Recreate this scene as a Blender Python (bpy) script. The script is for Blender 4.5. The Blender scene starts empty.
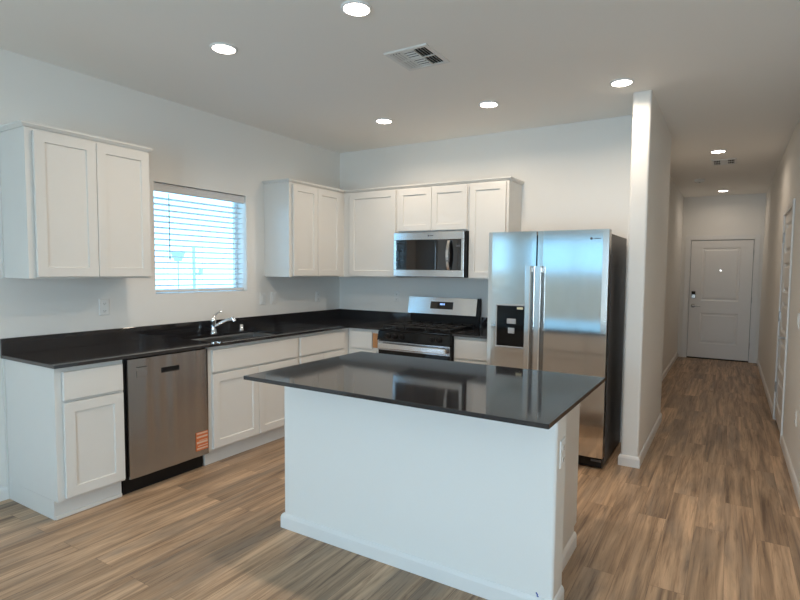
import bpy, bmesh, math, random
from mathutils import Vector, Matrix
PI = math.pi
random.seed(7)
C = bpy.context.scene.collection
S = bpy.context.scene
HC = 2.782            # ceiling height

# ------------------------------------------------------------------ camera, world, lights, exposure
cd = bpy.data.cameras.new('camera'); cam = bpy.data.objects.new('camera', cd); C.objects.link(cam)
cd.sensor_width = 36; cd.sensor_fit = 'HORIZONTAL'; cd.lens = 526.674/800*36
cd.shift_x = -(421.8-400)/800; cd.shift_y = (303.73-300)/800; cd.clip_start = .05
yaw, pit, rol = math.radians(30.29), math.radians(-3.58), math.radians(.644)
F = Vector((-math.sin(yaw)*math.cos(pit), math.cos(yaw)*math.cos(pit), math.sin(pit)))
R0 = Vector((math.cos(yaw), math.sin(yaw), 0)); U0 = R0.cross(F)
R_ = math.cos(rol)*R0+math.sin(rol)*U0; U_ = -math.sin(rol)*R0+math.cos(rol)*U0
M = Matrix((R_, U_, -F)).transposed().to_4x4(); M.translation = (3.8776, -4.7572, 1.4636)
cam.matrix_world = M
S.camera = cam

w = bpy.data.worlds.new('sky'); S.world = w; w.use_nodes = True
bg = w.node_tree.nodes['Background']
bg.inputs[0].default_value = (.33, .68, 1, 1); bg.inputs[1].default_value = 3.0

def area(name, loc, rot, sx, sy, watts, col, shape='RECTANGLE', parent=None, spread=PI):
    l = bpy.data.lights.new(name, 'AREA'); l.shape = shape; l.size = sx
    if shape in ('RECTANGLE', 'ELLIPSE'): l.size_y = sy
    l.energy = watts; l.color = col; l.spread = spread
    o = bpy.data.objects.new(name, l); C.objects.link(o); o.location = loc; o.rotation_euler = rot
    if parent: o.parent = parent
    return o
DAY = (.68, .86, 1.0)
REAR = -7.5
area('daylight_patio_door', (3.45, REAR-.16, 1.07), (PI/2, 0, 0), 1.5, 2.05, 73, DAY)
LAMP_W, LAMP_C = 4.7, (1, .82, .64)
HALL_W = 1.08

S.view_settings.view_transform = 'Standard'; S.view_settings.look = 'None'
S.view_settings.exposure = 0.78; S.view_settings.gamma = 1; S.view_settings.use_curve_mapping = False
S.cycles.use_denoising = True
S.cycles.max_bounces = 10; S.cycles.diffuse_bounces = 6; S.cycles.glossy_bounces = 5
S.cycles.sample_clamp_indirect = 6; S.cycles.caustics_reflective = False; S.cycles.caustics_refractive = False

# ------------------------------------------------------------------ materials
def lin(r, g, b):
    f = lambda c: (c/255/12.92 if c/255 < .04045 else ((c/255+.055)/1.055)**2.4)
    return (f(r), f(g), f(b), 1)
def mat(name, col, rough=.5, metal=0, noise=0, nscale=40, bump=0, spec=.5, aniso=0, emit=None, estr=0, coat=0):
    m = bpy.data.materials.new(name); m.use_nodes = True
    nt = m.node_tree; b = nt.nodes['Principled BSDF']
    b.inputs['Base Color'].default_value = col; b.inputs['Roughness'].default_value = rough
    b.inputs['Metallic'].default_value = metal; b.inputs['Specular IOR Level'].default_value = spec
    b.inputs['Anisotropic'].default_value = aniso; b.inputs['Coat Weight'].default_value = coat
    if emit: b.inputs['Emission Color'].default_value = emit; b.inputs['Emission Strength'].default_value = estr
    if noise or bump:
        tc = nt.nodes.new('ShaderNodeTexCoord'); nz = nt.nodes.new('ShaderNodeTexNoise')
        nz.inputs['Scale'].default_value = nscale; nz.inputs['Detail'].default_value = 4
        nt.links.new(tc.outputs['Object'], nz.inputs['Vector'])
        if noise:
            mx = nt.nodes.new('ShaderNodeMix'); mx.data_type = 'RGBA'
            mx.inputs['A'].default_value = tuple(max(0, c*(1-noise)) for c in col[:3])+(1,)
            mx.inputs['B'].default_value = tuple(min(1, c*(1+noise)) for c in col[:3])+(1,)
            nt.links.new(nz.outputs['Fac'], mx.inputs['Factor']); nt.links.new(mx.outputs['Result'], b.inputs['Base Color'])
        if bump:
            bp = nt.nodes.new('ShaderNodeBump'); bp.inputs['Strength'].default_value = bump; bp.inputs['Distance'].default_value = .002
            nt.links.new(nz.outputs['Fac'], bp.inputs['Height']); nt.links.new(bp.outputs['Normal'], b.inputs['Normal'])
    return m
def steel(name, col, rough, axis, lo=.75, hi=1.2, scl=260, aniso=0, rot=0):
    """brushed stainless: fine streaks along one axis modulate roughness and colour a little"""
    m = mat(name, col, rough, 1.0); nt = m.node_tree; b = nt.nodes['Principled BSDF']
    if aniso:
        b.inputs['Anisotropic'].default_value = aniso; b.inputs['Anisotropic Rotation'].default_value = rot
        tg = nt.nodes.new('ShaderNodeTangent'); tg.direction_type = 'RADIAL'; tg.axis = 'Z'; nt.links.new(tg.outputs[0], b.inputs['Tangent'])
    tc = nt.nodes.new('ShaderNodeTexCoord'); mp = nt.nodes.new('ShaderNodeMapping'); nz = nt.nodes.new('ShaderNodeTexNoise')
    sc = [scl]*3; sc[axis] = 2.0; mp.inputs['Scale'].default_value = sc; nz.inputs['Detail'].default_value = 3; nz.inputs['Scale'].default_value = 1
    nt.links.new(tc.outputs['Object'], mp.inputs['Vector']); nt.links.new(mp.outputs['Vector'], nz.inputs['Vector'])
    mr = nt.nodes.new('ShaderNodeMapRange'); mr.inputs['To Min'].default_value = rough*lo; mr.inputs['To Max'].default_value = rough*hi
    nt.links.new(nz.outputs['Fac'], mr.inputs['Value']); nt.links.new(mr.outputs['Result'], b.inputs['Roughness'])
    return m
WALL = mat('wall_paint', (.82, .805, .77, 1), .75, bump=.06, nscale=160, noise=.012)
CEIL = mat('ceiling_paint', (.87, .85, .81, 1), .85, bump=.08, nscale=120, noise=.012)
TRIM = mat('trim_paint', (.80, .79, .77, 1), .45, noise=.01, nscale=20)
CAB = mat('cabinet_paint', (.715, .70, .665, 1), .38, noise=.012, nscale=14)
DOORP = mat('door_paint', (.82, .80, .77, 1), .45, noise=.012, nscale=14)
STONE = mat('dark_quartz', (.0205, .0195, .0215, 1), .06, noise=.5, nscale=260, spec=.8)
FRI = steel('fridge_steel', (.74, .73, .72, 1), .11, 0, aniso=.35)
DWS = steel('dishwasher_steel', (.45, .465, .49, 1), .21, 2, aniso=.85, rot=.25, lo=.9, hi=1.1)
STS = steel('appliance_steel', (.72, .71, .70, 1), .2, 0)
HNDL = steel('handle_steel', (.80, .79, .78, 1), .24, 2)
CHROME = mat('chrome', (.82, .83, .84, 1), .08, 1, noise=.02)
NICKEL = mat('satin_nickel', (.42, .40, .38, 1), .3, 1, noise=.05)
SINKM = steel('sink_steel', (.36, .36, .36, 1), .34, 0)
BLACKG = mat('black_glass', (.006, .006, .007, 1), .04, noise=.1, spec=.9)
BLACKE = mat('black_enamel', (.005, .005, .0055, 1), .12, noise=.1, spec=.35)
BLACK = mat('black_plastic', (.007, .007, .0075, 1), .45, noise=.2, spec=.3)
IRON = mat('cast_iron', (.014, .014, .015, 1), .6, bump=.3, nscale=300, noise=.2)
DARK = mat('dark_grey_case', (.085, .08, .08, 1), .42, noise=.12, nscale=60)
PLATE = mat('white_plastic', (.82, .82, .80, 1), .35, noise=.01)
SLATM = mat('blind_slat', (.66, .66, .66, 1), .4, noise=.02)
VINYL = mat('window_vinyl', (.80, .82, .84, 1), .4, noise=.01)
VENTM = mat('vent_enamel', (.72, .72, .70, 1), .4, noise=.02)
GAP_SHADE = mat('painted_gap_shade', (.012, .012, .012, 1), .8, noise=.2)  # near-black colour standing in for shade inside holes and gaps
ORANGE = mat('label_orange', lin(206, 110, 60), .6, noise=.12, nscale=200)
LABELW = mat('label_white', (.72, .50, .38, 1), .6, noise=.1, nscale=200)
TAN = mat('raw_wood', lin(188, 134, 88), .7, noise=.2, nscale=80)
BLUE = mat('blue_marker', (.03, .07, .33, 1), .6, noise=.2)
CREAM = mat('cream_sticker', lin(222, 214, 180), .6, noise=.05)
SILVER = mat('silver_plastic', (.42, .43, .44, 1), .35, noise=.05)
GREYM = mat('grey_print', (.10, .10, .105, 1), .4, noise=.1)
STKB = mat('pale_blue_film', (.45, .62, .75, 1), .4, noise=.05)
LED = mat('led_diffuser', (.9, .9, .88, 1), .5, emit=(1, .9, .8, 1), estr=14, noise=.01)
CLOCK = mat('clock_digits', (.2, .4, .8, 1), .5, emit=(.3, .5, 1, 1), estr=1.0, noise=.01)
PEEP = mat('peephole_lens', (.9, .9, .9, 1), .1, emit=(1, 1, 1, 1), estr=1.0, noise=.01)
CONC = mat('patio_concrete', (.62, .60, .56, 1), .8, noise=.08, nscale=6)
BLOCK = mat('block_fence', (.95, .52, .36, 1), .9, noise=.2, nscale=14)
def glass(name, gloss, tint=(.95, .98, 1, 1)):
    m = bpy.data.materials.new(name); m.use_nodes = True; nt = m.node_tree
    nt.nodes.remove(nt.nodes['Principled BSDF'])
    t = nt.nodes.new('ShaderNodeBsdfTransparent'); t.inputs[0].default_value = tint
    g = nt.nodes.new('ShaderNodeBsdfGlossy'); g.inputs['Roughness'].default_value = .02
    x = nt.nodes.new('ShaderNodeMixShader'); lw = nt.nodes.new('ShaderNodeLayerWeight'); pw = nt.nodes.new('ShaderNodeMath'); pw.operation = 'POWER'; pw.inputs[1].default_value = 5
    f = nt.nodes.new('ShaderNodeMath'); f.operation = 'MULTIPLY_ADD'; f.inputs[1].default_value = .6; f.inputs[2].default_value = gloss
    lw.inputs[0].default_value = .5; nt.links.new(lw.outputs['Facing'], pw.inputs[0]); nt.links.new(pw.outputs[0], f.inputs[0])
    nt.links.new(f.outputs[0], x.inputs[0]); nt.links.new(t.outputs[0], x.inputs[1]); nt.links.new(g.outputs[0], x.inputs[2])
    nt.links.new(x.outputs[0], nt.nodes['Material Output'].inputs[0]); return m
GLASS = glass('window_glass', .03)
DIM_GLASS_WEAK = glass('weak_sky_dimming_glass', .03, (.80, .80, .78, 1))  # weaker made-up tint, tones down the side window mirrored in the fridge
DIM_GLASS = glass('sky_dimming_glass', .03, (.62, .64, .64, 1))  # tint added only to dim the sky mirrored in the fridge doors

def floor_material():
    m = bpy.data.materials.new('vinyl_plank'); m.use_nodes = True; nt = m.node_tree; b = nt.nodes['Principled BSDF']
    N = nt.nodes.new; L = nt.links.new
    tc = N('ShaderNodeTexCoord'); sp = N('ShaderNodeSeparateXYZ'); cb = N('ShaderNodeCombineXYZ')
    L(tc.outputs['Object'], sp.inputs[0]); L(sp.outputs['Y'], cb.inputs['X']); L(sp.outputs['X'], cb.inputs['Y'])
    br = N('ShaderNodeTexBrick'); br.offset = .37; br.offset_frequency = 2; br.squash = 1
    for k, v in dict(Color1=(0, 0, 0, 1), Color2=(1, 1, 1, 1), Mortar=(.5, .5, .5, 1)).items(): br.inputs[k].default_value = v
    for k, v in {'Scale': 1, 'Mortar Size': .0008, 'Mortar Smooth': .1, 'Brick Width': 1.22, 'Row Height': .152}.items(): br.inputs[k].default_value = v
    L(cb.outputs[0], br.inputs['Vector'])
    rnd = N('ShaderNodeSeparateColor'); L(br.outputs['Color'], rnd.inputs[0])
    def grain(sx, sy, detail, off, dist=0.0):
        c = N('ShaderNodeCombineXYZ')
        a = N('ShaderNodeMath'); a.operation = 'MULTIPLY'; a.inputs[1].default_value = sx; L(sp.outputs['X'], a.inputs[0])
        d = N('ShaderNodeMath'); d.operation = 'MULTIPLY'; d.inputs[1].default_value = sy; L(sp.outputs['Y'], d.inputs[0])
        e = N('ShaderNodeMath'); e.operation = 'MULTIPLY'; e.inputs[1].default_value = off; L(rnd.outputs[0], e.inputs[0])
        L(a.outputs[0], c.inputs['X']); L(d.outputs[0], c.inputs['Y']); L(e.outputs[0], c.inputs['Z'])
        n = N('ShaderNodeTexNoise'); n.inputs['Scale'].default_value = 1; n.inputs['Detail'].default_value = detail
        n.inputs['Roughness'].default_value = .6; n.inputs['Distortion'].default_value = dist
        L(c.outputs[0], n.inputs['Vector']); return n
    g1 = grain(18, 1.0, 6, 37, .7); g2 = grain(95, 2.6, 5, 11, .3); g3 = grain(7, .9, 5, 53, .6); g4 = grain(34, 2.8, 7, 5, 1.2)
    r1 = N('ShaderNodeValToRGB'); e = r1.color_ramp.elements
    e[0].position = .28; e[0].color = lin(104, 80, 60); e[1].position = .72; e[1].color = lin(218, 180, 141)
    x = r1.color_ramp.elements.new(.5); x.color = lin(180, 147, 113)
    L(g1.outputs['Fac'], r1.inputs[0])
    # weathered grey patches, then dark grain streaks, then the plank's own tone
    mg = N('ShaderNodeMix'); mg.data_type = 'RGBA'; mg.inputs['B'].default_value = lin(143, 125, 107)
    mr = N('ShaderNodeMapRange'); mr.inputs['From Min'].default_value = .48; mr.inputs['From Max'].default_value = .7; mr.inputs['To Max'].default_value = .9
    L(g3.outputs['Fac'], mr.inputs['Value']); L(mr.outputs[0], mg.inputs['Factor']); L(r1.outputs[0], mg.inputs['A'])
    md = N('ShaderNodeMix'); md.data_type = 'RGBA'; md.blend_type = 'MULTIPLY'; md.inputs['B'].default_value = (.52, .46, .41, 1)
    mr2 = N('ShaderNodeMapRange'); mr2.inputs['From Min'].default_value = .52; mr2.inputs['From Max'].default_value = .74; mr2.inputs['To Max'].default_value = 1.0
    L(g2.outputs['Fac'], mr2.inputs['Value']); L(mr2.outputs[0], md.inputs['Factor']); L(mg.outputs['Result'], md.inputs['A'])
    m4 = N('ShaderNodeMix'); m4.data_type = 'RGBA'; m4.blend_type = 'MULTIPLY'; m4.inputs['B'].default_value = (.50, .45, .41, 1)
    mr4 = N('ShaderNodeMapRange'); mr4.inputs['From Min'].default_value = .56; mr4.inputs['From Max'].default_value = .75
    L(g4.outputs['Fac'], mr4.inputs['Value']); L(mr4.outputs[0], m4.inputs['Factor']); L(md.outputs['Result'], m4.inputs['A'])
    hv = N('ShaderNodeHueSaturation'); mv = N('ShaderNodeMapRange'); mv.inputs['To Min'].default_value = .80; mv.inputs['To Max'].default_value = 1.10; hv.inputs['Saturation'].default_value = .9
    L(rnd.outputs[0], mv.inputs['Value']); L(mv.outputs[0], hv.inputs['Value']); L(m4.outputs['Result'], hv.inputs['Color'])
    mm = N('ShaderNodeMix'); mm.data_type = 'RGBA'; mm.blend_type = 'MULTIPLY'; mm.inputs['B'].default_value = (.45, .42, .4, 1)
    L(br.outputs['Fac'], mm.inputs['Factor']); L(hv.outputs[0], mm.inputs['A']); L(mm.outputs['Result'], b.inputs['Base Color'])
    b.inputs['Roughness'].default_value = .42; b.inputs['Specular IOR Level'].default_value = .35
    bp = N('ShaderNodeBump'); bp.inputs['Strength'].default_value = .15; bp.inputs['Distance'].default_value = .002
    L(g2.outputs['Fac'], bp.inputs['Height']); L(bp.outputs[0], b.inputs['Normal'])
    return m
FLOOR = floor_material()

# ------------------------------------------------------------------ mesh helpers (world coordinates in, one mesh per build)
X, Y, Z = Vector((1, 0, 0)), Vector((0, 1, 0)), Vector((0, 0, 1))
class MB:
    def __init__(s): s.bm = bmesh.new(); s.smooth = []
    def box(s, x0, x1, y0, y1, z0, z1, bev=0, seg=2):
        t = bmesh.new(); bmesh.ops.create_cube(t, size=1)
        for v in t.verts: v.co = Vector((x0+(v.co.x+.5)*(x1-x0), y0+(v.co.y+.5)*(y1-y0), z0+(v.co.z+.5)*(z1-z0)))
        if bev: bmesh.ops.bevel(t, geom=t.edges[:], offset=bev, segments=seg, affect='EDGES', profile=.5)
        s.add(t); return s
    def add(s, t, smooth=False):
        vm = {v: s.bm.verts.new(v.co) for v in t.verts}
        for f in t.faces:
            try: nf = s.bm.faces.new([vm[v] for v in f.verts]); nf.smooth = smooth or f.smooth
            except ValueError: pass
        t.free()
    def rings(s, o, u, v, n, w, h, prof, cap0=True, cap1=True):
        """rectangles o + a u + b v inset and lifted along n by (inset, depth), joined into one skin"""
        o = Vector(o); loops = []
        for ins, d in prof:
            pts = [(ins, ins), (w-ins, ins), (w-ins, h-ins), (ins, h-ins)]
            loops.append([s.bm.verts.new(o+u*a+v*b+n*d) for a, b in pts])
        for p, q in zip(loops, loops[1:]):
            for i in range(4): s.bm.faces.new((p[i], p[(i+1) % 4], q[(i+1) % 4], q[i]))
        if cap0: s.bm.faces.new(loops[0][::-1])
        if cap1: s.bm.faces.new(loops[-1])
        return s
    def prism(s, pts, vec):
        vec = Vector(vec); a = [s.bm.verts.new(Vector(p)) for p in pts]; b = [s.bm.verts.new(Vector(p)+vec) for p in pts]
        n = len(a); s.bm.faces.new(a[::-1]); s.bm.faces.new(b)
        for i in range(n): s.bm.faces.new((a[i], a[(i+1) % n], b[(i+1) % n], b[i]))
        return s
    def lathe(s, o, axis, prof, seg=32, cap0=True, cap1=True):
        """prof: (radius, distance along axis)"""
        o, axis = Vector(o), Vector(axis).normalized()
        u = axis.orthogonal().normalized(); v = axis.cross(u); loops = []
        for r, d in prof:
            loops.append([s.bm.verts.new(o+axis*d+(u*math.cos(2*PI*i/seg)+v*math.sin(2*PI*i/seg))*r) for i in range(seg)])
        for p, q in zip(loops, loops[1:]):
            for i in range(seg):
                f = s.bm.faces.new((p[i], p[(i+1) % seg], q[(i+1) % seg], q[i])); f.smooth = True
        if cap0: s.bm.faces.new(loops[0][::-1])
        if cap1: s.bm.faces.new(loops[-1])
        return s
    def tube(s, pts, rad, seg=14):
        pts = [Vector(p) for p in pts]; rads = rad if isinstance(rad, (list, tuple)) else [rad]*len(pts)
        loops = []; u = None
        for i, p in enumerate(pts):
            t = ((pts[min(i+1, len(pts)-1)]-pts[max(i-1, 0)])).normalized()
            u = (t.orthogonal() if u is None else (u-t*u.dot(t))).normalized(); v = t.cross(u)
            loops.append([s.bm.verts.new(p+(u*math.cos(2*PI*k/seg)+v*math.sin(2*PI*k/seg))*rads[i]) for k in range(seg)])
        for p, q in zip(loops, loops[1:]):
            for i in range(seg):
                f = s.bm.faces.new((p[i], p[(i+1) % seg], q[(i+1) % seg], q[i])); f.smooth = True
        s.bm.faces.new(loops[0][::-1]); s.bm.faces.new(loops[-1]); return s
    def sweep(s, prof, path):
        """prof [(out, up)] swept along a path of (x, y, nx, ny) mitre points at floor level"""
        loops = [[s.bm.verts.new(Vector((x+nx*a, y+ny*a, z0+b))) for a, b in prof] for x, y, z0, nx, ny in path]
        k = len(prof)
        for p, q in zip(loops, loops[1:]):
            for i in range(k): s.bm.faces.new((p[i], p[(i+1) % k], q[(i+1) % k], q[i]))
        s.bm.faces.new(loops[0][::-1]); s.bm.faces.new(loops[-1]); return s
    def build(s, name, material, parent=None, origin=None):
        bmesh.ops.recalc_face_normals(s.bm, faces=s.bm.faces[:])
        for e in s.bm.edges:
            if len(e.link_faces) != 2 or e.link_faces[0].smooth != e.link_faces[1].smooth or e.calc_face_angle(0) > .9: e.smooth = False
        if parent is not None: org = Vector(parent['_o'])
        elif origin is not None: org = Vector(origin)
        else:
            cs = [v.co for v in s.bm.verts]
            lo = [min(c[i] for c in cs) for i in range(3)]; hi = [max(c[i] for c in cs) for i in range(3)]
            org = Vector(((lo[0]+hi[0])/2, (lo[1]+hi[1])/2, lo[2]))
        bmesh.ops.translate(s.bm, verts=s.bm.verts[:], vec=-org)
        me = bpy.data.meshes.new(name); s.bm.to_mesh(me); s.bm.free(); me.materials.append(material)
        o = bpy.data.objects.new(name, me); C.objects.link(o)
        if parent is not None: o.parent = parent
        else: o.location = org
        o['_o'] = tuple(org); return o
def tag(o, label, cat, group=None):
    o['label'] = label; o['category'] = cat
    if group: o['group'] = group
    return o
def thing(name, loc, label, cat, group=None):
    o = bpy.data.objects.new(name, None); C.objects.link(o); o.location = loc; o.empty_display_size = .1
    o['_o'] = tuple(loc); return tag(o, label, cat, group)
def struct(o): o['kind'] = 'structure'; return o

# ------------------------------------------------------------------ setting
WX0, WX1, WZ0, WZ1 = -2.251, -1.349, 1.259, 2.132           # kitchen window opening along y
SY0, SY1, SZ0, SZ1 = -7.3, -6.0, 1.1, 2.2                    # living room side window
T = .15
XR, YE, XHL, YWE = 4.325, 5.504, 3.124, .90
struct(MB().box(-.0, XR, REAR, 0, -.05, 0).box(XHL-.1, XR+T, 0, YE+T, -.05, 0).build('floor', FLOOR))
struct(MB().box(-T, XR+T, REAR-T, YE+T, HC, HC+.1).build('ceiling', CEIL))
b = MB()
b.box(-T, 0, REAR-T, SY0, 0, HC).box(-T, 0, SY0, SY1, 0, SZ0).box(-T, 0, SY0, SY1, SZ1, HC).box(-T, 0, SY1, WX0, 0, HC)
b.box(-T, 0, WX0, WX1, 0, WZ0).box(-T, 0, WX0, WX1, WZ1, HC).box(-T, 0, WX1, T, 0, HC)
struct(b.build('wall_left', WALL))
struct(MB().box(0, 3.2, 0, .12, 0, HC).build('wall_back', WALL))
def rounded_end(x0, x1, y0, y1, z0, z1, r=.018, corners='near'):
    """wall plan with bullnosed near corners"""
    pts = [(x0, y1)]
    for k in range(7):
        a = PI+PI/2*k/6; pts.append((x0+r+r*math.cos(a), y0+r+r*math.sin(a)))
    for k in range(7):
        a = 1.5*PI+PI/2*k/6; pts.append((x1-r+r*math.cos(a), y0+r+r*math.sin(a)))
    pts.append((x1, y1))
    return MB().prism([(x, y, z0) for x, y in pts], (0, 0, z1-z0))
struct(rounded_end(3.207, 3.335, -.576, YWE, 0, HC).build('wall_partition', WALL))
struct(MB().box(XHL-.12, XHL, YWE+.002, YE, 0, HC).box(XHL-.12, 3.207, .122, YWE, 0, HC).build('wall_hall_left', WALL))
DX0, DX1, DZ = 3.262, 4.204, 2.045                           # front door opening
struct(MB().box(XHL-.12, DX0, YE, YE+T, 0, HC).box(DX1, XR+T, YE, YE+T, 0, HC).box(DX0, DX1, YE, YE+T, DZ, HC).build('wall_hall_end', WALL))
CY0, CY1, CZ = .745, 1.585, 2.05                             # closet door opening
struct(MB().box(XR, XR+T, REAR-T, CY0, 0, HC).box(XR, XR+T, CY1, YE, 0, HC).box(XR, XR+T, CY0, CY1, CZ, HC).build('wall_right', WALL))
b = MB().box(0, .15, REAR-T, REAR, 0, HC).box(.15, 2.15, REAR-T, REAR, 2.18, HC)
b.box(2.15, 2.68, REAR-T, REAR, 0, HC).box(2.68, 4.2, REAR-T, REAR, 2.1, HC).box(4.2, XR, REAR-T, REAR, 0, HC)
struct(b.build('wall_rear', WALL))
struct(MB().box(-14, 12, REAR-3.2, REAR-3.0, -.12, 1.46).build('wall_yard_fence', BLOCK))
struct(MB().box(-14, 14, REAR-T-6, REAR-T-.001, -.25, -.12).build('ground', CONC))
struct(MB().box(-14, -T-.001, REAR-T, 12, -.25, -.12).build('ground', CONC))
BB = [(0, 0), (.013, 0), (.013, .062), (.009, .074), (.005, .080), (0, .083)]
def base(name, path): struct(MB().sweep(BB, path).build(name, TRIM))
base('baseboard_left', [(0, REAR+.016, 0, 1, 0), (0, -3.268, 0, 1, 0)])
base('baseboard_partition', [(3.207, -.02, 0, -1, 0), (3.207, -.576, 0, -1, -1), (3.335, -.576, 0, 1, -1), (3.335, YWE, 0, 1, 1), (3.126, YWE, 0, 0, 1)])
base('baseboard_hall_left', [(XHL, YWE+.016, 0, 1, 0), (XHL, YE-.016, 0, 1, 0)])
base('baseboard_right', [(XR, CY1+.062, 0, -1, 0), (XR, YE-.016, 0, -1, 0)])
base('baseboard_right', [(XR, REAR+.016, 0, -1, 0), (XR, CY0-.062, 0, -1, 0)])
base('baseboard_back', [(2.23, 0, 0, 0, -1), (3.19, 0, 0, 0, -1)])
base('baseboard_rear', [(2.155, REAR, 0, 0, 1), (2.675, REAR, 0, 0, 1)])

# kitchen window: vinyl slider set deep in the drywall reveal
def vinyl_window(name, axis_x, y0, y1, z0, z1, fr=.03, glz=None):
    f = MB(); x0, x1 = axis_x
    f.box(x0, x1, y0, y1, z0, z0+fr, .004).box(x0, x1, y0, y1, z1-fr, z1, .004)
    f.box(x0, x1, y0, y0+fr, z0+fr, z1-fr, .004).box(x0, x1, y1-fr, y1, z0+fr, z1-fr, .004)
    ym = (y0+y1)/2
    wn = struct(f.build(name, VINYL))
    MB().box((x0+x1)/2-.002, (x0+x1)/2+.002, y0+fr+.001, y1-fr-.001, z0+fr+.001, z1-fr-.001).build('pane', glz or GLASS, wn)
    return wn
vinyl_window('window_1', (-.149, -.118), WX0+.002, WX1-.002, WZ0+.002, WZ1-.002)
w2 = vinyl_window('window_2', (-.149, -.118), SY0+.002, SY1-.002, SZ0+.002, SZ1-.002, glz=DIM_GLASS_WEAK)
sl = MB()
for k in range(22): sl.box(-.075, -.03, SY0+.01, SY1-.01, SZ0+.05+k*.046, SZ0+.053+k*.046)
sl.box(-.08, -.02, SY0+.006, SY1-.006, SZ1-.06, SZ1-.006)
sl.build('slats', SLATM, w2)
f = MB()
for a in ((.001, .05), (2.13, 2.178)): f.box(.152, 2.148, REAR-.14, REAR-.09, a[0], a[1], .004)
for a in (.152, 1.13, 2.10): f.box(a, a+.048, REAR-.139, REAR-.091, .05, 2.13, .004)
wn = struct(f.build('window_3', VINYL)); MB().box(.2, 2.1, REAR-.118, REAR-.114, .05, 2.13).build('pane', DIM_GLASS, wn)
f = MB()
for a in ((.0, .06), (2.04, 2.098)): f.box(2.682, 4.198, REAR-.14, REAR-.06, a[0]+.001, a[1], .004)
for a in (2.682, 3.41, 4.138): f.box(a, a+.06, REAR-.139, REAR-.061, .06, 2.04, .004)
dn = struct(f.build('door_3', VINYL)); MB().box(2.742, 4.138, REAR-.102, REAR-.098, .06, 2.04).build('pane', GLASS, dn)
MB().box(3.43, 3.45, REAR-.06, REAR-.03, .95, 1.15, .006).build('door_handle', VINYL, dn)

def blinds(label, y0, y1, z0, z1, xf, wand_y, name='window_blind'):
    t = thing(name, (xf-.03, (y0+y1)/2, z0), label, 'blind')
    h = MB().rings((xf, y0+.004, z1-.068), Y, Z, X, y1-y0-.008, .066, [(0, -.012), (0, 0), (.004, .006), (.012, .006), (.016, .003)])
    h.build('valance', SLATM, t)
    MB().box(xf-.062, xf-.014, y0+.008, y1-.008, z1-.045, z1-.004, .003).build('headrail', SLATM, t)
    sl = MB(); n = int((z1-z0-.095)/.0462)
    for k in range(n):
        z = z0+.062+k*.0462; pts = []
        for i in range(7): a = -1+2*i/6; pts.append((xf-.037+a*.024, z+.003*(1-a*a)+.0046*a))
        ring = [(x, y0+.01, zz) for x, zz in pts]+[(x, y0+.01, zz-.0028) for x, zz in pts[::-1]]
        sl.prism(ring, (0, y1-y0-.02, 0))
    sl.build('slats', SLATM, t)
    MB().box(xf-.063, xf-.011, y0+.01, y1-.01, z0+.006, z0+.028, .005).build('bottom_rail', SLATM, t)
    c = MB()
    for f_ in (.14, .5, .86):
        yy = y0+(y1-y0)*f_
        for xx in (xf-.0118, xf-.0625): c.tube([(xx, yy, z0+.028), (xx, yy, z1-.05)], .0009, 6)
    c.build('ladder_cord', SLATM, t)
    MB().tube([(xf-.004, wand_y, z1-.075), (xf-.003, wand_y, z1-.58)], .0042, 10).tube([(xf-.003, wand_y, z1-.58), (xf-.003, wand_y, z1-.60)], .0062, 10).build('tilt_wand', SILVER, t)
    return t
t = thing('garden_post', (-3, .30, -.12), 'pale slim post with a side bracket, outdoors beyond the kitchen window', 'post')
MB().tube([(-3, .30, -.12), (-3, .30, 1.775)], .022, 12).build('post', STKB, t)
MB().box(-3.02, -2.98, .33, .42, 1.36, 1.40, .008).tube([(-3, .31, 1.375), (-3, .37, 1.375)], .012, 10).box(-3.02, -2.98, .39, .44, 1.39, 1.45, .008).build('bracket', STKB, t)
t = thing('garden_lamp', (-3, .04, -.12), 'small tapered garden lamp on a thin stake, outdoors beyond the kitchen window', 'garden lamp')
MB().tube([(-3, .04, -.12), (-3, .04, 1.56)], .009, 10).build('stake', STKB, t)
MB().lathe((-3, .04, 1.56), Z, [(.05, 0), (.058, .03), (.098, .125), (.09, .135)], 20).build('lamp_head', STKB, t)
blinds('white slatted window blind with grey wand above the kitchen sink', WX0, WX1, WZ0+.002, WZ1-.002, -.02, -2.108)

# ------------------------------------------------------------------ doors
def panel_face(b, o, u, v, n, w, h, t, cols, rows, rec=.009):
    """slab of stiles and rails with recessed moulded panels; cols, rows = panel spans"""
    o = Vector(o)
    def bx(a0, a1, c0, c1): b.rings(o+u*a0+v*c0, u, v, n, a1-a0, c1-c0, [(0, 0), (0, t)])
    ys = [0]
    for r in rows: ys += list(r)
    ys.append(h)
    xs = [0]
    for c in cols: xs += list(c)
    xs.append(w)
    for i in range(0, len(ys), 2): bx(0, w, ys[i], ys[i+1])
    for (r0, r1) in rows:
        for i in range(0, len(xs), 2): bx(xs[i], xs[i+1], r0, r1)
        for (c0, c1) in cols:
            b.rings(o+u*c0+v*r0, u, v, n, c1-c0, r1-r0, [(0, 0), (0, t), (.014, t-rec), (.034, t-rec), (.05, t-.002)])
    return b
d = MB(); panel_face(d, (3.276, YE+.045, .022), X, Z, -Y, .914, 2.01, .045, [(.175, .74)], [(.245, .775), (.985, 1.885)])
front = struct(d.build('door_1', DOORP))
c = MB()
c.box(3.185, 3.262, YE-.016, YE-.001, 0, 2.117, .003).box(4.204, 4.281, YE-.016, YE-.001, 0, 2.117, .003).box(3.262, 4.204, YE-.016, YE-.001, 2.045, 2.117, .003)
c.box(3.2625, 3.270, YE, YE+.14, 0, 2.0445).box(4.196, 4.2035, YE, YE+.14, 0, 2.0445).box(3.270, 4.196, YE, YE+.14, 2.0385, 2.0445)
struct(c.build('trim_1', TRIM))
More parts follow.
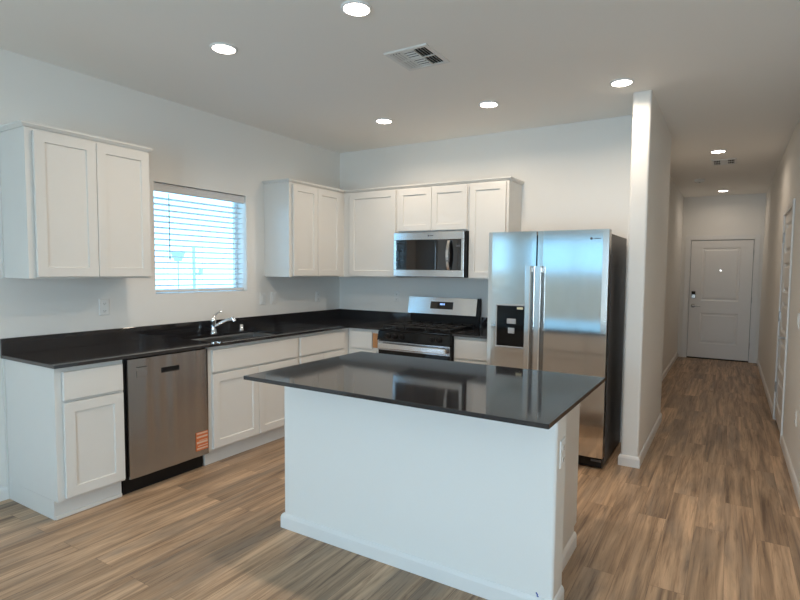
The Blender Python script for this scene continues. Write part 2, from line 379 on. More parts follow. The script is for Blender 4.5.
struct(MB().box(3.263, 4.203, YE+.002, YE+.14, .0, .011, .002).build('trim_2', BLACK))
MB().box(3.2635, 4.2025, YE+.0465, YE+.06, .0115, 2.0440).build('leak_block_sheet', BLACK, front)  # black sheet added behind the slab: stops sky leaks, darkens the gaps
l = MB().lathe((3.338, YE, .912), -Y, [(.033, 0), (.033, .008), (.026, .012), (.012, .014), (.012, .045)]).tube([(3.338, YE-.045, .912), (3.39, YE-.047, .912), (3.455, YE-.042, .908)], [.011, .009, .007])
l.build('lever_handle', NICKEL, front)
k = MB().box(3.305, 3.371, YE-.022, YE, 1.04, 1.165, .006).build('deadbolt_lock', NICKEL, front)
MB().box(3.309, 3.367, YE-.026, YE-.0215, 1.105, 1.162, .002).build('keypad', BLACKG, k)
MB().lathe((3.733, YE, 1.525), -Y, [(.012, 0), (.012, .004), (.009, .006)]).build('peephole', PEEP, front)
for z in (.28, 1.04, 1.82): MB().tube([(4.194, YE-.006, z-.05), (4.194, YE-.006, z+.05)], .007, 10).build('hinge', NICKEL, front)
# closet door in the right wall, hinges on its far side
d = MB(); hh = 2.0; rows = []
for i in range(5):
    z0 = .14+i*.374; rows.append((z0, z0+.285))
panel_face(d, (XR+.04, CY1-.016, .032), -Y, Z, -X, CY1-CY0-.032, hh, .04, [(.11, CY1-CY0-.032-.11)], rows, .016)
clo = struct(d.build('door_2', TRIM))
c = MB(); w_ = .057
c.box(XR-.016, XR-.001, CY0-w_, CY0, 0, CZ+w_, .003).box(XR-.016, XR-.001, CY1, CY1+w_, 0, CZ+w_, .003).box(XR-.016, XR-.001, CY0, CY1, CZ, CZ+w_, .003)
c.box(XR, XR+.13, CY0+.0005, CY0+.013, 0, CZ-.0005).box(XR, XR+.13, CY1-.013, CY1-.0005, 0, CZ-.0005).box(XR, XR+.13, CY0+.013, CY1-.013, CZ-.013, CZ-.0005)
struct(c.build('trim_3', TRIM))
for z in (.34, 1.05, 1.83): MB().tube([(XR-.007, CY1-.012, z-.05), (XR-.007, CY1-.012, z+.05)], .008, 10).box(XR-.003, XR, CY1-.04, CY1-.014, z-.045, z+.045).build('hinge', NICKEL, clo)
MB().box(XR+.0415, XR+.055, CY0+.001, CY1-.001, .0005, CZ-.001).build('light_block_sheet', GAP_SHADE, clo)  # dark sheet added behind the closet door to block light leaking round it
MB().lathe((XR, CY0+.075, .91), -X, [(.03, 0), (.03, .008), (.011, .012), (.011, .045)]).tube([(XR-.045, CY0+.075, .91), (XR-.048, CY0+.13, .91), (XR-.044, CY0+.20, .905)], [.011, .009, .007]).build('lever_handle', NICKEL, clo)

# ------------------------------------------------------------------ cabinets
def shaker(o, u, v, n, w, h, name, parent, t=.02, rail=.057):
    return MB().rings(o, u, v, n, w, h, [(0, 0), (0, t-.0015), (.0015, t), (rail, t), (rail+.003, t-.009)]).build(name, CAB, parent)
def slab(o, u, v, n, w, h, name, parent, t=.02):
    return MB().rings(o, u, v, n, w, h, [(0, 0), (0, t-.0025), (.0025, t)]).build(name, CAB, parent)
BX, ZB, ZT = .61, .114, .893
def base_left(label, y0, y1, drawer, doors, dz=(.13, .683), dr=(.70, .864), hollow=False):
    t = thing('base_cabinet', (.3, (y0+y1)/2, 0), label, 'cabinet')
    if hollow:
        m = MB().box(.001, BX, y0, y0+.018, ZB, ZT).box(.001, BX, y1-.018, y1, ZB, ZT).box(.001, BX, y0+.018, y1-.018, ZB, ZB+.018).box(.001, .01, y0+.018, y1-.018, ZB+.018, ZT)
        m.box(BX-.006, BX, y0+.018, y1-.018, ZB+.018, ZT).build('carcass', CAB, t)
    else: MB().box(.001, BX, y0, y1, ZB, ZT, .001, 1).build('carcass', CAB, t)
    MB().box(.001, .565, y0, y1, 0, ZB-.0005).build('toe_kick', CAB, t)
    for a, b_ in drawer: slab((BX+.003, a, dr[0]), Y, Z, X, b_-a, dr[1]-dr[0], 'drawer_front', t)
    for a, b_ in doors: shaker((BX+.003, a, dz[0]), Y, Z, X, b_-a, dz[1]-dz[0], 'door', t)
    return t
t = base_left('white base cabinet with one drawer over one door left of the dishwasher', -3.266, -2.877, [(-3.228, -2.887)], [(-3.228, -2.887)])
MB().box(.002, .018, -3.2725, -3.2665, 0, ZT).build('scribe_strip', CAB, t)
MB().box(.5655, .577, -3.262, -2.878, 0, .022, .003).build('shoe_moulding', CAB, t)
base_left('white sink base cabinet with a wide false drawer over two doors', -2.255, -1.336, [(-2.226, -1.353)], [(-2.226, -1.792), (-1.788, -1.353)], hollow=True)
base_left('white base cabinet between the sink base and the inside corner', -1.335, -.611, [(-1.311, -.70)], [(-1.311, -1.007), (-1.003, -.70)])
def base_back(label, x0, x1, drawer, doors):
    t = thing('base_cabinet', ((x0+x1)/2, -.3, 0), label, 'cabinet')
    MB().box(x0, x1, -BX, -.001, ZB, ZT, .001, 1).build('carcass', CAB, t)
    MB().box(x0, x1, -.565, -.001, 0, ZB-.0005).build('toe_kick', CAB, t)
    for a, b_ in drawer: slab((a, -BX-.003, .70), X, Z, -Y, b_-a, .168, 'drawer_front', t)
    for a, b_ in doors: shaker((a, -BX-.003, .13), X, Z, -Y, b_-a, .553, 'door', t)
    return t
t = base_back('white corner base cabinet with bare tan wood beside its drawer, left of the range', .612, 1.012, [(.655, .912)], [(.655, .965)])
k = MB().box(.916, .968, -BX-.010, -BX-.0005, .715, .855).build('exposed_wood_strip', TAN, t); k['label'] = 'bare tan wood strip'
base_back('white narrow base cabinet between the range and the refrigerator', 1.79, 2.172, [(1.812, 2.155)], [(1.812, 2.155)])

UZ0, UZ1, UD = 1.391, 2.271, .325
def moulding(path): return MB().sweep([(0, 2.2715), (.006, 2.2715), (.022, 2.288), (.022, 2.298), (0, 2.298)], path)
# left of the window
t = thing('upper_cabinet', (.16, -2.87, UZ0), 'white two-door upper cabinet on the left wall, left of the window', 'cabinet')
MB().box(.001, UD, -3.25, -2.496, UZ0, UZ1, .001, 1).build('carcass', CAB, t)
MB().box(.001, .017, -3.256, -3.2505, UZ0, UZ1).build('scribe_strip', CAB, t)
for a, b_ in ((-3.212, -2.862), (-2.858, -2.505)): shaker((UD+.003, a, 1.402), Y, Z, X, b_-a, .853, 'door', t)
moulding([(.001, -3.25, 0, 0, -1), (UD, -3.25, 0, 1, -1), (UD, -2.496, 0, 1, 1), (.001, -2.496, 0, 0, 1)]).box(.001, UD, -3.25, -2.496, 2.2715, 2.297).build('crown_moulding', CAB, t)
# right of the window
t = thing('upper_cabinet', (.16, -.73, UZ0), 'white two-door upper cabinet on the left wall between window and corner', 'cabinet')
MB().box(.001, UD, -1.133, -.327, UZ0, UZ1, .001, 1).build('carcass', CAB, t)
for a, b_ in ((-1.097, -.762), (-.758, -.41)): shaker((UD+.003, a, 1.402), Y, Z, X, b_-a, .853, 'door', t)
moulding([(.001, -1.133, 0, 0, -1), (UD, -1.133, 0, 1, -1), (UD, -.351, 0, 1, 0)]).box(.001, UD, -1.133, -.352, 2.2715, 2.297).build('crown_moulding', CAB, t)
def upper_back(label, x0, x1, z0, doors, path, cap):
    t = thing('upper_cabinet', ((x0+x1)/2, -.16, z0), label, 'cabinet')
    MB().box(x0, x1, -UD, -.001, z0, UZ1, .001, 1).build('carcass', CAB, t)
    for a, b_ in doors: shaker((a, -UD-.003, z0+.011), X, Z, -Y, b_-a, 2.255-z0-.011, 'door', t)
    moulding(path).box(cap[0], cap[1], -UD, -.001, 2.2715, 2.297).build('crown_moulding', CAB, t)
    return t
upper_back('white one-door upper cabinet in the back corner, left of the microwave', .002, 1.004, UZ0, [(.414, .987)], [(UD+.024, -UD, 0, 0, -1), (1.004, -UD, 0, 0, -1)], (.002, 1.004))
upper_back('short white two-door upper cabinet above the microwave', 1.005, 1.786, 1.838, [(1.02, 1.393), (1.397, 1.769)], [(1.005, -UD, 0, 0, -1), (1.786, -UD, 0, 0, -1)], (1.005, 1.786))
upper_back('white narrow one-door upper cabinet right of the microwave', 1.787, 2.167, UZ0, [(1.795, 2.145)], [(1.787, -UD, 0, 0, -1), (2.167, -UD, 0, 1, -1), (2.167, -.001, 0, 1, 0)], (1.787, 2.167))

# ------------------------------------------------------------------ worktops, sink, tap
CB, CT = .894, .914
HX0, HX1, HY0, HY1 = .17, .57, -2.17, -1.43
t = thing('countertop', (.33, -1.6, CB), 'dark brown-black L-shaped countertop with backsplash along the left wall and corner', 'countertop')
out = [(.001, -3.281), (.65, -3.281), (.65, -.65), (1.012, -.65), (1.012, -.001), (.001, -.001)]
b = MB(); bm = b.bm
def loop_with_hole(bm, outer, hole, z0, z1):
    vs = {}
    def V(p, z):
        k = (p[0], p[1], z)
        if k not in vs: vs[k] = bm.verts.new(k)
        return vs[k]
    for z in (z0, z1):
        es = []
        for lp in (outer, hole):
            for i in range(len(lp)): es.append(bm.edges.new((V(lp[i], z), V(lp[(i+1) % len(lp)], z))))
        bmesh.ops.triangle_fill(bm, edges=es, use_beauty=True)
    for lp in (outer, hole):
        for i in range(len(lp)):
            p, q = lp[i], lp[(i+1) % len(lp)]; bm.faces.new((V(p, z0), V(q, z0), V(q, z1), V(p, z1)))
r = .025; hole = []
for cx, cy, a0 in ((HX1-r, HY1-r, 0), (HX0+r, HY1-r, 90), (HX0+r, HY0+r, 180), (HX1-r, HY0+r, 270)):
    for k in range(5): a = math.radians(a0+22.5*k); hole.append((cx+r*math.cos(a), cy+r*math.sin(a)))
loop_with_hole(bm, out, hole, CB, CT)
b.build('slab', STONE, t)
MB().box(.001, .02, -3.281, -.001, CT+.0003, 1.016, .0015).box(.0201, 1.012, -.02, -.001, CT+.0003, 1.016, .0015).build('backsplash', STONE, t)
t = thing('countertop', (1.99, -.33, CB), 'short dark countertop between the range and the refrigerator', 'countertop')
MB().box(1.788, 2.178, -.65, -.001, CB, CT, .0015).build('slab', STONE, t)
MB().box(1.788, 2.178, -.02, -.001, CT+.0003, 1.016, .0015).build('backsplash', STONE, t)

t = thing('kitchen_sink', (.37, -1.8, .70), 'stainless undermount sink set into the dark counter below the window', 'sink')
MB().rings((HX0-.025, HY0-.025, CB-.001), X, Y, Z, HX1-HX0+.05, HY1-HY0+.05, [(0, -.003), (0, 0), (.021, 0), (.024, -.012), (.03, -.185), (.055, -.20)], cap0=False).build('basin', SINKM, t)
MB().lathe((.33, -1.8, .6935), Z, [(.045, 0), (.045, .004), (.032, .005), (.03, .002), (.006, .002), (.006, .012)]).build('strainer', CHROME, t)
t = thing('faucet', (.10, -1.80, CT), 'chrome single-lever faucet behind the kitchen sink', 'faucet')
MB().lathe((.10, -1.80, CT+.0005), Z, [(.029, 0), (.029, .006), (.024, .012), (.022, .05), (.023, .09), (.026, .105), (.024, .125), (.012, .135)]).build('body', CHROME, t)
MB().tube([(.115, -1.795, .972), (.15, -1.77, 1.0), (.19, -1.735, 1.026), (.225, -1.71, 1.035)], [.014, .013, .013, .015]).lathe((.225, -1.705, 1.04), (.45, .25, -.75), [(.017, -.01), (.018, .015), (.016, .03)]).build('spout', CHROME, t)
MB().tube([(.10, -1.80, 1.045), (.10, -1.785, 1.068), (.104, -1.755, 1.088), (.106, -1.725, 1.095)], [.01, .008, .0065, .007]).build('lever', CHROME, t)
t = tag(MB().lathe((.095, -1.50, CT+.0005), Z, [(.022, 0), (.022, .004), (.017, .008), (.017, .042), (.012, .05)]).build('air_gap_cap', CHROME), 'small chrome air gap cap on the counter right of the faucet', 'sink fitting')

# ------------------------------------------------------------------ island
IX0, IX1, IY0, IY1 = 1.735, 3.333, -2.902, -1.900
t = thing('kitchen_island', (2.5, -2.3, 0), 'white kitchen island with plain front wall and baseboard', 'kitchen island')
r = .018; px0, px1, py0, py1 = 1.7425, 3.289, -2.63, -2.495
rounded_end(px0, px1, py0, py1, 0, CB-.001, .016).build('front_wall', WALL, t)
MB().sweep(BB, [(px0, py1, 0, -1, 0), (px0, py0, 0, -1, -1), (px1, py0, 0, 1, -1), (px1, py1, 0, 1, 0)]).build('baseboard', TRIM, t)
cab = MB().box(1.762, 3.214, py1+.0005, -1.938, ZB, CB-.001, .001, 1).box(1.762, 3.214, py1+.0005, -1.985, 0, ZB).build('cabinet_box', CAB, t)
MB().sweep(BB, [(3.2142, py1+.001, 0, 1, 0), (3.2142, -1.975, 0, 1, 0)]).build('side_baseboard', TRIM, t)
MB().sweep(BB, [(1.7618, -1.975, 0, -1, 0), (1.7618, py1+.001, 0, -1, 0)]).build('side_baseboard', TRIM, t)
for a, b_ in ((1.79, 2.25), (2.262, 2.722), (2.734, 3.19)):
    slab((b_, -1.9375, .70), -X, Z, Y, b_-a, .168, 'drawer_front', t)
    shaker((b_, -1.9375, .13), -X, Z, Y, b_-a, .553, 'door', t)
k = MB().tube([(3.217, -2.6305, .098), (3.223, -2.6305, .089), (3.222, -2.6305, .083), (3.230, -2.6305, .079)], .003, 8).build('marker_scribble', BLUE, t); k['label'] = 'small blue marker scribble'
tag(MB().box(IX0, IX1, IY0, IY1, CB+.0002, CT, .0015).build('island_countertop', STONE), 'glossy dark countertop slab on the white island', 'countertop')

# ------------------------------------------------------------------ dishwasher
t = thing('dishwasher', (.33, -2.566, 0), 'stainless dishwasher with orange label between the two white base cabinets', 'dishwasher')
MB().box(.03, .60, -2.8655, -2.267, .105, .888).build('tub_case', BLACK, t)
dm = MB(); bm = dm.bm; n = 40; ring = []
for i in range(n+1):
    a = -1+2*i/n; ring.append((.6305+.0035*(1-a*a)+.0016*math.sin(a*8+.6)+.0006*math.sin(a*17), -2.856+.588*i/n))
ring = [(.601, -2.856), (.6285, -2.856)]+ring[1:-1]+[(.6285, -2.268), (.601, -2.268)]
va = [bm.verts.new((x, y, .112)) for x, y in ring]; vb = [bm.verts.new((x, y, .882)) for x, y in ring]; k = len(ring)
for i in range(k): bm.faces.new((va[i], va[(i+1) % k], vb[(i+1) % k], vb[i])).smooth = 1 <= i < k-2
bm.faces.new(va[::-1]); bm.faces.new(vb); dm.build('door', DWS, t)
MB().box(.53, .56, -2.862, -2.27, .0, .11).build('toe_panel', BLACK, t)
h = MB().rings((.6352, -2.628, .766), Y, Z, X, .125, .034, [(0, -.004), (0, .004), (.003, .004), (.006, .0012)]).build('pocket_handle', BLACK, t)
MB().box(.632, .6358, -2.80, -2.735, .8245, .8285).build('vent_slot', BLACK, t)
MB().rings((.6336, -2.80, .762), Y, Z, X, .07, .04, [(0, 0), (0, .0012), (.001, .0015)]).build('badge_panel', DWS, t)
k = MB().box(.630, .6352, -2.377, -2.278, .155, .288).build('energy_label', ORANGE, t); k['label'] = 'orange paper label with pale bars'
lb = MB()
for z0, h_, a in ((.274, .010, 0), (.247, .012, .0), (.226, .004, .02), (.207, .014, 0), (.186, .006, .01), (.165, .010, 0)): lb.box(.6352, .6358, -2.372+a, -2.283, z0, z0+h_)
lb.build('label_bars', LABELW, k)

# ------------------------------------------------------------------ range
RX0, RX1 = 1.0165, 1.784
t = thing('gas_range', (1.4, -.35, 0), 'black and stainless gas range below the microwave', 'stove')
MB().box(RX0, RX1, -.635, -.025, .02, .895, .003).build('body', BLACK, t)
MB().box(RX0, RX1, -.668, -.028, .8955, .914, .006).build('cooktop', BLACKE, t)
# slanted control panel
MB().prism([(RX0, -.636, .8945), (RX0, -.668, .893), (RX0, -.688, .808), (RX0, -.636, .808)], (RX1-RX0, 0, 0)).build('control_panel', BLACKE, t)
nrm = Vector((0, -.975, .22)).normalized()
for x in (1.10, 1.175, 1.25, 1.57, 1.645):
    MB().lathe((x+.03, -.679, .852), nrm, [(.024, 0), (.024, .006), (.019, .010), (.0175, .028), (.015, .031)], 24).box(x+.0275, x+.0325, -.715, -.705, .842, .876, .001).build('knob', BLACK, t)
MB().box(RX0+.002, RX1-.002, -.672, -.6355, .235, .802, .004).build('oven_door', BLACKE, t)
MB().box(RX0+.002, RX1-.002, -.6765, -.6722, .715, .800, .002).build('door_trim', DWS, t)
h = MB().box(1.045, 1.765, -.727, -.708, .735, .785, .007, 3)
for x in (1.075, 1.735): h.box(x-.016, x+.016, -.7085, -.6765, .745, .775, .003)
h.build('oven_handle', STS, t)
MB().box(RX0+.002, RX1-.002, -.668, -.6355, .06, .228, .004).build('storage_drawer', BLACKG, t)
# grates and burners
for i, (gx0, gx1) in enumerate(((1.045, 1.275), (1.288, 1.512), (1.525, 1.755))):
    g = MB(); z0, z1 = .936, .948
    for y in (-.62, -.44, -.30, -.12): g.box(gx0, gx1, y-.006, y+.006, z0, z1, .002, 1)
    for x in (gx0, (gx0+gx1)/2-.006, gx1-.012): g.box(x, x+.012, -.625, -.115, z0, z1, .002, 1)
    for x in (gx0, gx1-.012):
        for y in (-.62, -.12): g.box(x, x+.012, y-.006, y+.006, .9145, z0+.002)
    g.build('grate', IRON, t)
for x, y in ((1.16, -.50), (1.16, -.23), (1.40, -.37), (1.64, -.50), (1.64, -.23)):
    MB().lathe((x, y, .9142), Z, [(.045, 0), (.045, .008), (.034, .009), (.034, .017), (.03, .019)], 24).build('burner', IRON, t)
MB().box(RX0, RX1, -.085, -.024, .9145, 1.03, .003).build('backguard_base', BLACK, t)
bgd = MB().prism([(RX0-.018, -.118, 1.0305), (RX0-.018, -.088, 1.196), (RX0-.018, -.028, 1.196), (RX0-.018, -.028, 1.0305)], (.775, 0, 0)).build('backguard', STS, t)
MB().prism([(RX0+.7575, -.121, 1.028), (RX0+.7575, -.089, 1.199), (RX0+.7575, -.028, 1.199), (RX0+.7575, -.028, 1.028)], (.016, 0, 0)).build('end_cap', BLACK, t)
def bgface(z): return -.118+(z-1.0305)/(1.196-1.0305)*.03
d_ = MB().prism([(1.262, bgface(1.083)-.0005, 1.083), (1.262, bgface(1.155)-.0005, 1.155), (1.262, bgface(1.155)-.003, 1.155), (1.262, bgface(1.083)-.003, 1.083)], (.255, 0, 0)).build('display', BLACKG, t)
cl = MB()
for i, x in enumerate((1.372, 1.386, 1.402, 1.416)): cl.prism([(x, bgface(1.122)-.0032, 1.122), (x, bgface(1.140)-.0032, 1.140), (x, bgface(1.14)-.0042, 1.140), (x, bgface(1.122)-.0042, 1.122)], (.007 if i != 1 else .01, 0, 0))
cl.build('clock_digits', CLOCK, d_)

# ------------------------------------------------------------------ microwave
MX0, MX1, MYF = 1.007, 1.7855, -.405
t = thing('microwave', (1.39, -.2, 1.402), 'stainless over-range microwave with black door glass', 'microwave')
MB().box(MX0+.004, MX1, MYF+.035, -.004, 1.404, 1.830, .002).build('case', BLACK, t)
MD1 = 1.771
f = MB()
f.box(MX0, MD1, MYF, MYF+.034, 1.758, 1.830, .003).box(MX0, MD1, MYF, MYF+.034, 1.408, 1.472, .003)
f.box(MX0, MX0+.03, MYF, MYF+.034, 1.472, 1.758, .002).box(MD1-.026, MD1, MYF, MYF+.034, 1.472, 1.758, .002)
f.build('door_frame', STS, t)
MB().box(MX0+.0305, 1.475, MYF+.004, MYF+.034, 1.4725, 1.7575, .002).build('door_glass', BLACKG, t)
cp = MB().box(1.477, MD1-.0265, MYF+.003, MYF+.034, 1.4725, 1.7575, .002).build('control_panel', BLACKG, t)
k = MB().box(1.69, 1.73, MYF+.0018, MYF+.0028, 1.69, 1.706)
k.build('clock_window', GREYM, cp)
pts = [(1.625, MYF-.004+.006, 1.748)]
for i in range(13):
    a = -1+2*i/12; pts.append((1.625, MYF-.012-.034*(1-a*a), 1.61-a*.135))
hb = MB(); bm = hb.bm; lo = []
for (x, y, z) in pts[1:]: lo.append([bm.verts.new((x+dx, y+dy, z)) for dx, dy in ((-.017, .006), (-.013, -.006), (.013, -.006), (.017, .006))])
for p, q in zip(lo, lo[1:]):
    for i in range(4): bm.faces.new((p[i], p[(i+1) % 4], q[(i+1) % 4], q[i])).smooth = False
bm.faces.new(lo[0]); bm.faces.new(lo[-1][::-1])
hb.box(1.612, 1.638, MYF-.014, MYF+.003, 1.725, 1.742).box(1.612, 1.638, MYF-.014, MYF+.003, 1.478, 1.495).build('door_handle', STS, t)
MB().lathe((1.40, MYF-.0005, 1.795), Y, [(.008, -.0015), (.008, 0)], 20).box(1.413, 1.45, MYF-.0015, MYF-.0003, 1.791, 1.798).build('logo_mark', GREYM, t)

# ------------------------------------------------------------------ refrigerator
FX0, FX1, FY, FH = 2.183, 3.118, -.796, 1.778
t = thing('refrigerator', (2.66, -.42, 0), 'stainless side-by-side refrigerator with dispenser in its left door', 'refrigerator')
MB().box(FX0+.004, FX1-.004, FY+.082, -.045, .015, 1.752, .004).build('case', DARK, t)
def fdoor(x0, x1, name):
    """slightly bowed stainless front"""
    n = 12; pts = []
    for i in range(n+1):
        a = -1+2*i/n; pts.append((x0+(x1-x0)*i/n, FY))
    r = .006
    pts[0] = (x0, FY+r); pts.insert(1, (x0+r*.3, FY+r*.3)); pts[-1] = (x1, FY+r); pts.insert(-1, (x1-r*.3, FY+r*.3))
    m = MB(); bm = m.bm
    ring = pts+[(x1, FY+.074), (x0, FY+.074)]
    a = [bm.verts.new((x, y, .092)) for x, y in ring]; b_ = [bm.verts.new((x, y, FH)) for x, y in ring]
    k = len(ring)
    for i in range(k):
        f_ = bm.faces.new((a[i], a[(i+1) % k], b_[(i+1) % k], b_[i])); f_.smooth = 1 < i < len(pts)-3
    bm.faces.new(a[::-1]); bm.faces.new(b_); return m
SP = 2.585
ld = fdoor(FX0, SP-.004, 'door').build('freezer_door', FRI, t)
rd = fdoor(SP+.004, FX1, 'door').build('fridge_door', FRI, t)
def handle(x, par):
    m = MB(); bm = m.bm; lo = []
    for i in range(15):
        s_ = i/14; z = .50+s_*1.01; y = FY-.052-.006*math.sin(s_*PI)
        lo.append([bm.verts.new((x+dx, y+dy, z)) for dx, dy in ((-.021, .009), (-.021, -.006), (-.017, -.010), (.017, -.010), (.021, -.006), (.021, .009))])
    for p, q in zip(lo, lo[1:]):
        for i in range(6): bm.faces.new((p[i], p[(i+1) % 6], q[(i+1) % 6], q[i]))
    bm.faces.new(lo[0][::-1]); bm.faces.new(lo[-1])
    for z in (.53, 1.46): m.box(x-.011, x+.011, FY-.044, FY+.004, z, z+.04, .002)
    m.build('handle', HNDL, par)
handle(2.5375, ld); handle(2.616, rd)
dp = MB().rings((2.256, FY+.002, .860), X, Z, -Y, .252, .345, [(0, -.004), (0, .005), (.003, .007), (.009, .007), (.012, .003)]).build('dispenser', SILVER, ld)
MB().rings((2.267, FY+.002, .871), X, Z, -Y, .230, .323, [(0, 0), (0, .0035), (.002, .004)]).build('dispenser_panel', BLACKE, ld)
MB().box(2.355, 2.43, FY-.012, FY-.003, 1.052, 1.092, .003).box(2.366, 2.42, FY-.012, FY-.003, .975, 1.02, .003).build('dispenser_paddle', SILVER, ld)
k = MB().box(2.435, 2.485, FY-.0035, FY-.0022, 1.168, 1.186).build('sticker', CREAM, ld); k['label'] = 'small cream sticker'
em = MB().lathe((2.992, FY+.0005, 1.713), -Y, [(.009, 0), (.0095, .002), (.006, .0035)], 20)
for i in range(7): em.box(3.008+i*.0072, 3.0135+i*.0072, FY-.002, FY+.003, 1.709, 1.716)
em.build('logo_mark', GREYM, rd)
MB().box(FX0+.01, FX1-.01, FY+.03, FY+.1, .012, .086, .004).build('kick_grille', BLACK, t)
MB().box(3.03, 3.105, FY+.026, FY+.031, .055, .07).build('rating_badge', GREYM, t)
for x in (2.235, 3.08): MB().box(x-.03, x+.03, FY+.02, FY+.11, 1.7525, 1.772, .003).build('hinge_cover', DARK, t)

# ------------------------------------------------------------------ ceiling fittings
def downlight(x, y, label, watts):
    t = thing('recessed_light', (x, y, HC), label, 'ceiling light', 'recessed ceiling lights')
    MB().lathe((x, y, HC-.0005), -Z, [(.080, 0), (.080, .004), (.075, .010), (.066, .010), (.064, .006)], 40, cap1=False).build('trim_ring', PLATE, t)
    MB().lathe((x, y, HC-.0008), -Z, [(.0635, 0), (.0635, .006), (.05, .0085)], 40).build('diffuser', LED, t)
    area('downlight_lamp', (0, 0, -.014), (0, 0, 0), .13, .13, watts, LAMP_C, 'DISK', t, math.radians(156))
downlight(1.205, -2.565, 'round recessed ceiling light above the counter, farthest left in the photo', LAMP_W)
downlight(2.197, -2.565, 'round recessed ceiling light at the top edge, beyond the vent towards the camera', LAMP_W)
downlight(3.185, -2.565, 'round recessed ceiling light above the right end of the island', LAMP_W*.8)
downlight(1.185, -.845, 'round recessed ceiling light nearest the corner of the upper cabinets', LAMP_W*.85)
downlight(2.18, -.84, 'round recessed ceiling light between vent and refrigerator, above the island back', LAMP_W*.85)
downlight(3.175, -.845, 'round recessed ceiling light just left of the partition wall end', LAMP_W*.72)
downlight(3.71, 1.80, 'round recessed hallway light, nearer one, in front of the hall vent', HALL_W*2.0)
downlight(3.722, 4.90, 'round recessed hallway light, farther one, close to the front door', HALL_W)

def register(x0, x1, y0, y1, label, split):
    t = thing('ceiling_vent', ((x0+x1)/2, (y0+y1)/2, HC), label, 'vent')
    MB().rings((x0, y1, HC-.0005), X, -Y, -Z, x1-x0, y1-y0, [(0, 0), (0, .004), (.004, .009), (.024, .009), (.027, .004), (.027, .001)], cap1=False).build('frame', VENTM, t)
    MB().box(x0+.024, x1-.024, y0+.024, y1-.024, HC-.0018, HC-.0008).build('duct_shade_sheet', GAP_SHADE, t)  # flat dark sheet painted as the shade inside the duct
    w3 = (x1-x0-.056)/3; xa = x0+.028
    lv = MB()
    def louvre(p, q, ux, tilt):
        # thin tilted blade between p and q
        p, q = Vector(p), Vector(q); e = Vector(ux)
        a = e*.010*math.cos(tilt)+Vector((0, 0, -.010*math.sin(tilt)))
        n_ = Vector((0, 0, -.0012)); lv.prism([p, p+a, p+a+n_, p+n_], q-p)
    for s_, sg in ((0, -1), (2, 1)):
        for k in range(4):
            xx = xa+w3*s_+w3*(k+.5)/4
            for (ya, yb) in ((y0+.03, (y0+y1)/2-.006), ((y0+y1)/2+.006, y1-.03)):
                louvre((xx-sg*.004, ya, HC-.003), (xx-sg*.004, yb, HC-.003), (sg, 0, 0), math.radians(55))
    lv.box(xa, x1-.028, (y0+y1)/2-.006, (y0+y1)/2+.006, HC-.009, HC-.003)
    for k in range(8):
        yy = y0+.03+(y1-y0-.06)*(k+.2)/8
        louvre((xa+w3+.003, yy, HC-.003), (xa+2*w3-.003, yy, HC-.003), (0, 1, 0), math.radians(30))
    for k in (1, 2): lv.box(xa+w3*k-.003, xa+w3*k+.003, y0+.026, y1-.026, HC-.010, HC-.002)
    lv.build('louvres', VENTM, t)
register(2.0, 2.30, -2.04, -1.735, 'white square ceiling vent above the island', 3)
register(3.632, 3.888, 2.285, 2.60, 'small white ceiling vent in the hallway behind the nearer light', 3)
t = thing('smoke_detector', (3.45, 3.66, HC), 'small round smoke detector on the hallway ceiling', 'smoke detector')
MB().lathe((3.45, 3.66, HC-.0005), -Z, [(.066, 0), (.066, .016), (.058, .032), (.04, .038), (.02, .039)], 32).build('housing', VENTM, t)
MB().lathe((3.45, 3.66, HC-.0398), -Z, [(.012, 0), (.012, .002)], 16).build('test_button', GREYM, t)

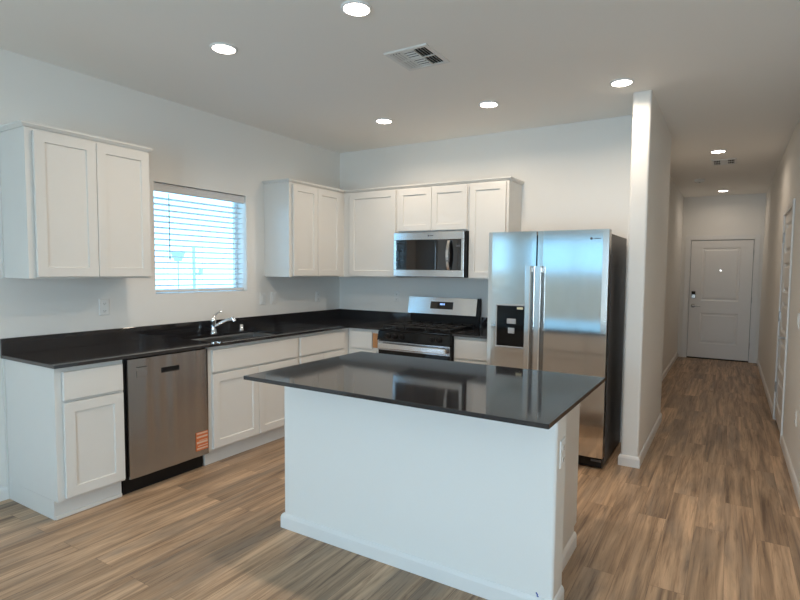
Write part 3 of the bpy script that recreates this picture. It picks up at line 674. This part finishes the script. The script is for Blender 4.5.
# ------------------------------------------------------------------ outlets and switches
def plate(name, o, u, n, label, kind, grp, w=.072, h=.117):
    o = Vector(o); cat = 'outlet' if kind == 'outlet' else 'light switch'
    base_ = o-u*(w/2)-Z*(h/2)+n*.0006
    t = thing(name, tuple(o-Z*(h/2)), label, cat, grp)
    MB().rings(base_, u, Z, n, w, h, [(0, 0), (0, .003), (.004, .006)]).build('cover_plate', PLATE, t)
    if kind == 'outlet':
        for dz in (-.026, .026):
            r_ = MB().rings(o-u*.017+Z*(dz-.014)+n*.0064, u, Z, n, .034, .028, [(0, 0), (0, .0015), (.002, .0025)]).build('receptacle', PLATE, t)
            s_ = MB()
            for du in (-.008, .006): s_.rings(o+u*du+Z*(dz-.004)+n*.009, u, Z, n, .002, .009, [(0, 0), (0, .0006)])
            s_.rings(o+u*(-.003)+Z*(dz-.011)+n*.009, u, Z, n, .005, .004, [(0, 0), (0, .0006)])
            s_.build('slot', GAP_SHADE, r_)
    else:
        MB().rings(o-u*.017-Z*.033+n*.0064, u, Z, n, .034, .066, [(0, 0), (0, .002), (.003, .004)]).build('rocker', PLATE, t)
    return t
plate('wall_outlet', (0, -2.648, 1.178), Y, X, 'white outlet on the left wall below the left upper cabinet', 'outlet', 'wall outlets')
plate('light_switch', (0, -1.158, 1.178), Y, X, 'white rocker switch right of the window, nearer the window of two', 'switch', 'switches right of the window')
plate('light_switch', (0, -1.020, 1.178), Y, X, 'white rocker switch right of the window, farther from the window of two', 'switch', 'switches right of the window')
plate('wall_outlet', (0, -.372, 1.170), Y, X, 'white outlet on the left wall close to the corner under the uppers', 'outlet', 'wall outlets')
plate('wall_outlet', (.79, 0, 1.185), X, -Y, 'white outlet on the back wall left of the range', 'outlet', 'wall outlets')
plate('wall_outlet', (px1, -2.552, .697), Y, X, 'white outlet on the right end of the island under the counter', 'outlet', 'wall outlets')
plate('light_switch', (XR, -.04, 1.13), -Y, -X, 'white rocker switch on the right wall at the photo edge', 'switch', 'right wall plates')
plate('wall_outlet', (XR, -.22, .45), -Y, -X, 'white outlet low on the right wall near the floor', 'outlet', 'wall outlets')
for o in bpy.data.objects:
    if '_o' in o: del o['_o']
